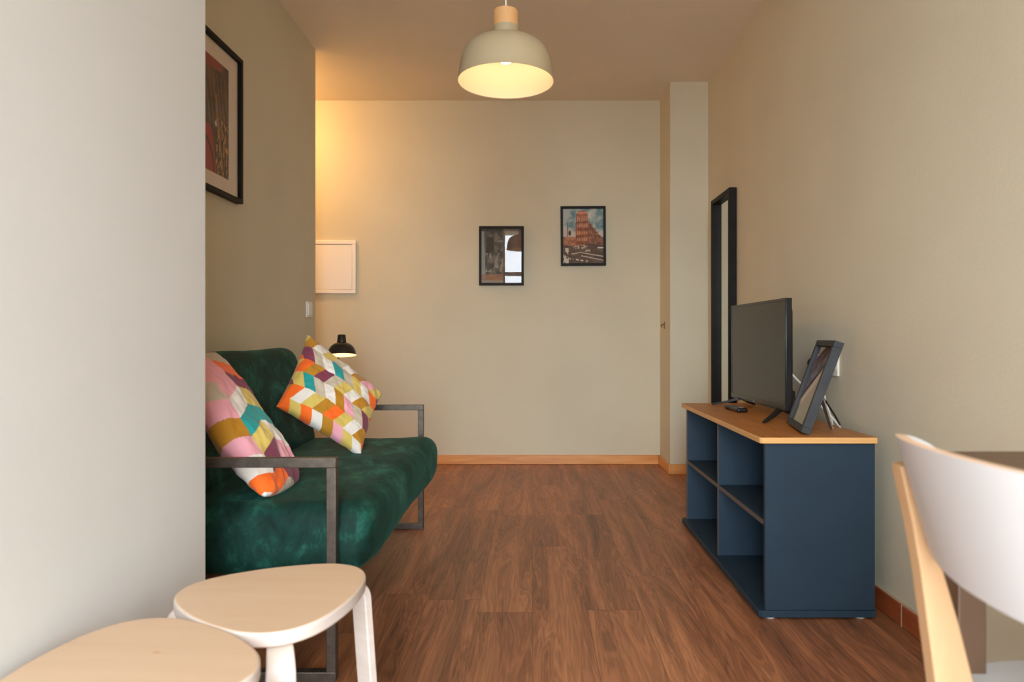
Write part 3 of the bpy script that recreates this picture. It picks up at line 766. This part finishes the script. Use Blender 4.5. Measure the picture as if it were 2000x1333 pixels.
# ------------------------------------------------------------------ dining table and chair
tb = thing('dining_table', 'dark brown dining table against the right wall behind the white chair', 'table', (.85, .35, 0))
TX0, TX1, TY0, TY1 = .548, 1.148, -.26, .942
MB().box(TX0, TX1, TY0, TY1, .722, .744).build('table_top', 'table', tb, bevel=.002)
for x in (TX0+.010, TX1-.05):
    for y in (TY0+.010, TY1-.048):
        MB().box(x, x+.037, y, y+.037, 0, .722).build('leg', 'table', tb, bevel=.002)
f = MB()
f.box(TX0+.016, TX0+.034, TY0+.047, TY1-.048, .66, .722).box(TX1-.034, TX1-.016, TY0+.047, TY1-.048, .66, .722)
f.box(TX0+.047, TX1-.05, TY0+.016, TY0+.034, .66, .722).box(TX0+.047, TX1-.05, TY1-.034, TY1-.016, .66, .722)
f.build('apron', 'table', tb, bevel=.001)

ch = thing('dining_chair', 'white chair with curved back and light wooden legs pushed up to the dark table', 'chair', (.68, .68, 0))
def plate():
    mb = MB(); n, m_ = 64, 14; t = .011
    def P(u, s, side):  # u along, s -1..1 across height
        au = abs(u); x = .383+.10*au**2.2+.034*max(0, (au-.70)/.30)**1.7; y = .62+.25*u
        top = .79+.004*(1-u*u); mid = .7235
        ht = (top-mid)*max(0, 1-au**6)**.5; hb = .0665*max(0, 1-au**2.6)**.5
        z = mid+(s*ht if s > 0 else s*hb)
        tx, ty = .22*au**1.2*(1 if u > 0 else -1), .25; l = math.hypot(tx, ty); nx, ny = ty/l, -tx/l
        x += -.29*(z-.79)      # leans back
        # rounded edge: inner/outer offset
        o = side*t/2
        return Vector((x+nx*o, y+ny*o, z))
    us = [-1+2*(.5-.5*cos(pi*i/n)) for i in range(n+1)]
    us[0] = -.9995; us[-1] = .9995
    vs = []; fs = []
    for sd in (-1, 1):
        for i in range(n+1):
            for j in range(m_+1): vs.append(P(us[i], -1+2*j/m_, sd))
    K = (n+1)*(m_+1); W_ = m_+1
    mb.m(0)
    f1 = [(i*W_+j, i*W_+j+1, (i+1)*W_+j+1, (i+1)*W_+j) for i in range(n) for j in range(m_)]
    f2 = [tuple(K+q for q in f_[::-1]) for f_ in f1]
    mb.add(vs, f1+f2)
    mb.m(1); e = []
    for i in range(n):
        e.append((i*W_, (i+1)*W_, K+(i+1)*W_, K+i*W_)); e.append((i*W_+m_, K+i*W_+m_, K+(i+1)*W_+m_, (i+1)*W_+m_))
    for j in range(m_):
        e.append((j, K+j, K+j+1, j+1)); e.append((n*W_+j, n*W_+j+1, K+n*W_+j+1, K+n*W_+j))
    for f_ in e: mb.f.append(list(f_)); mb.mi.append(1)
    return mb.build('backrest', ['chairwhite', 'plyedge'], ch, bevel=.0022, angle=50)
plate()
def rear_leg(y, yb):
    # side profile in x-z: (x centre, z, width)
    prof = [(.4190, .760, .0140), (.4360, .694, .0185), (.4510, .634, .026), (.4645, .575, .0355), (.478, .51, .0435), (.487, .45, .047), (.482, .38, .043), (.462, .22, .034), (.435, 0, .024)]
    vs = []; fs = []; n = len(prof)
    for i, (x, z, w2) in enumerate(prof):
        yy = y+(yb-y)*(1-z/.760)
        tz = -.004 if i == 0 else 0
        for (a, b2) in ((-1, -1), (1, -1), (1, 1), (-1, 1)): vs.append((x+a*w2/2, yy+b2*.011, z+(tz if a < 0 else 0)))
    fs = [(0, 1, 2, 3), tuple(4*(n-1)+k for k in range(4))]
    for i in range(n-1):
        for k in range(4): j = (k+1) % 4; fs.append((4*i+k, 4*i+j, 4*i+4+j, 4*i+4+k))
    MB().add(vs, fs).build('leg', 'chairwood', ch, bevel=.002)
rear_leg(.775, .80); rear_leg(.465, .44)
so_ = []
for k in range(72):
    a = 2*pi*k/72; c_, s_ = cos(a), sin(a); e = 2/3.0
    so_.append((.713+.213*abs(c_)**e*(1 if c_ > 0 else -1), .66+.277*abs(s_)**e*(1 if s_ > 0 else -1)))
MB().prism(so_, .446, .460, side=1).build('seat', ['chairwhite', 'plyedge'], ch, bevel=.004, segs=3)
for y in (.40, .80):
    MB().sweep([(.87, y, .446), (.895, y+(.03 if y > .6 else -.03), 0)], [(-.016, -.016), (.016, -.016), (.016, .016), (-.016, .016)], up=Vector((0, 1, 0)), scale=[(1.1, 1.1), (.75, .75)]).build('leg', 'chairwood', ch, bevel=.002)
MB().box(.50, .88, .775, .797, .40, .446).box(.50, .88, .415, .437, .40, .446).box(.86, .882, .437, .775, .40, .446).build('seat_rail', 'chairwood', ch, bevel=.002)
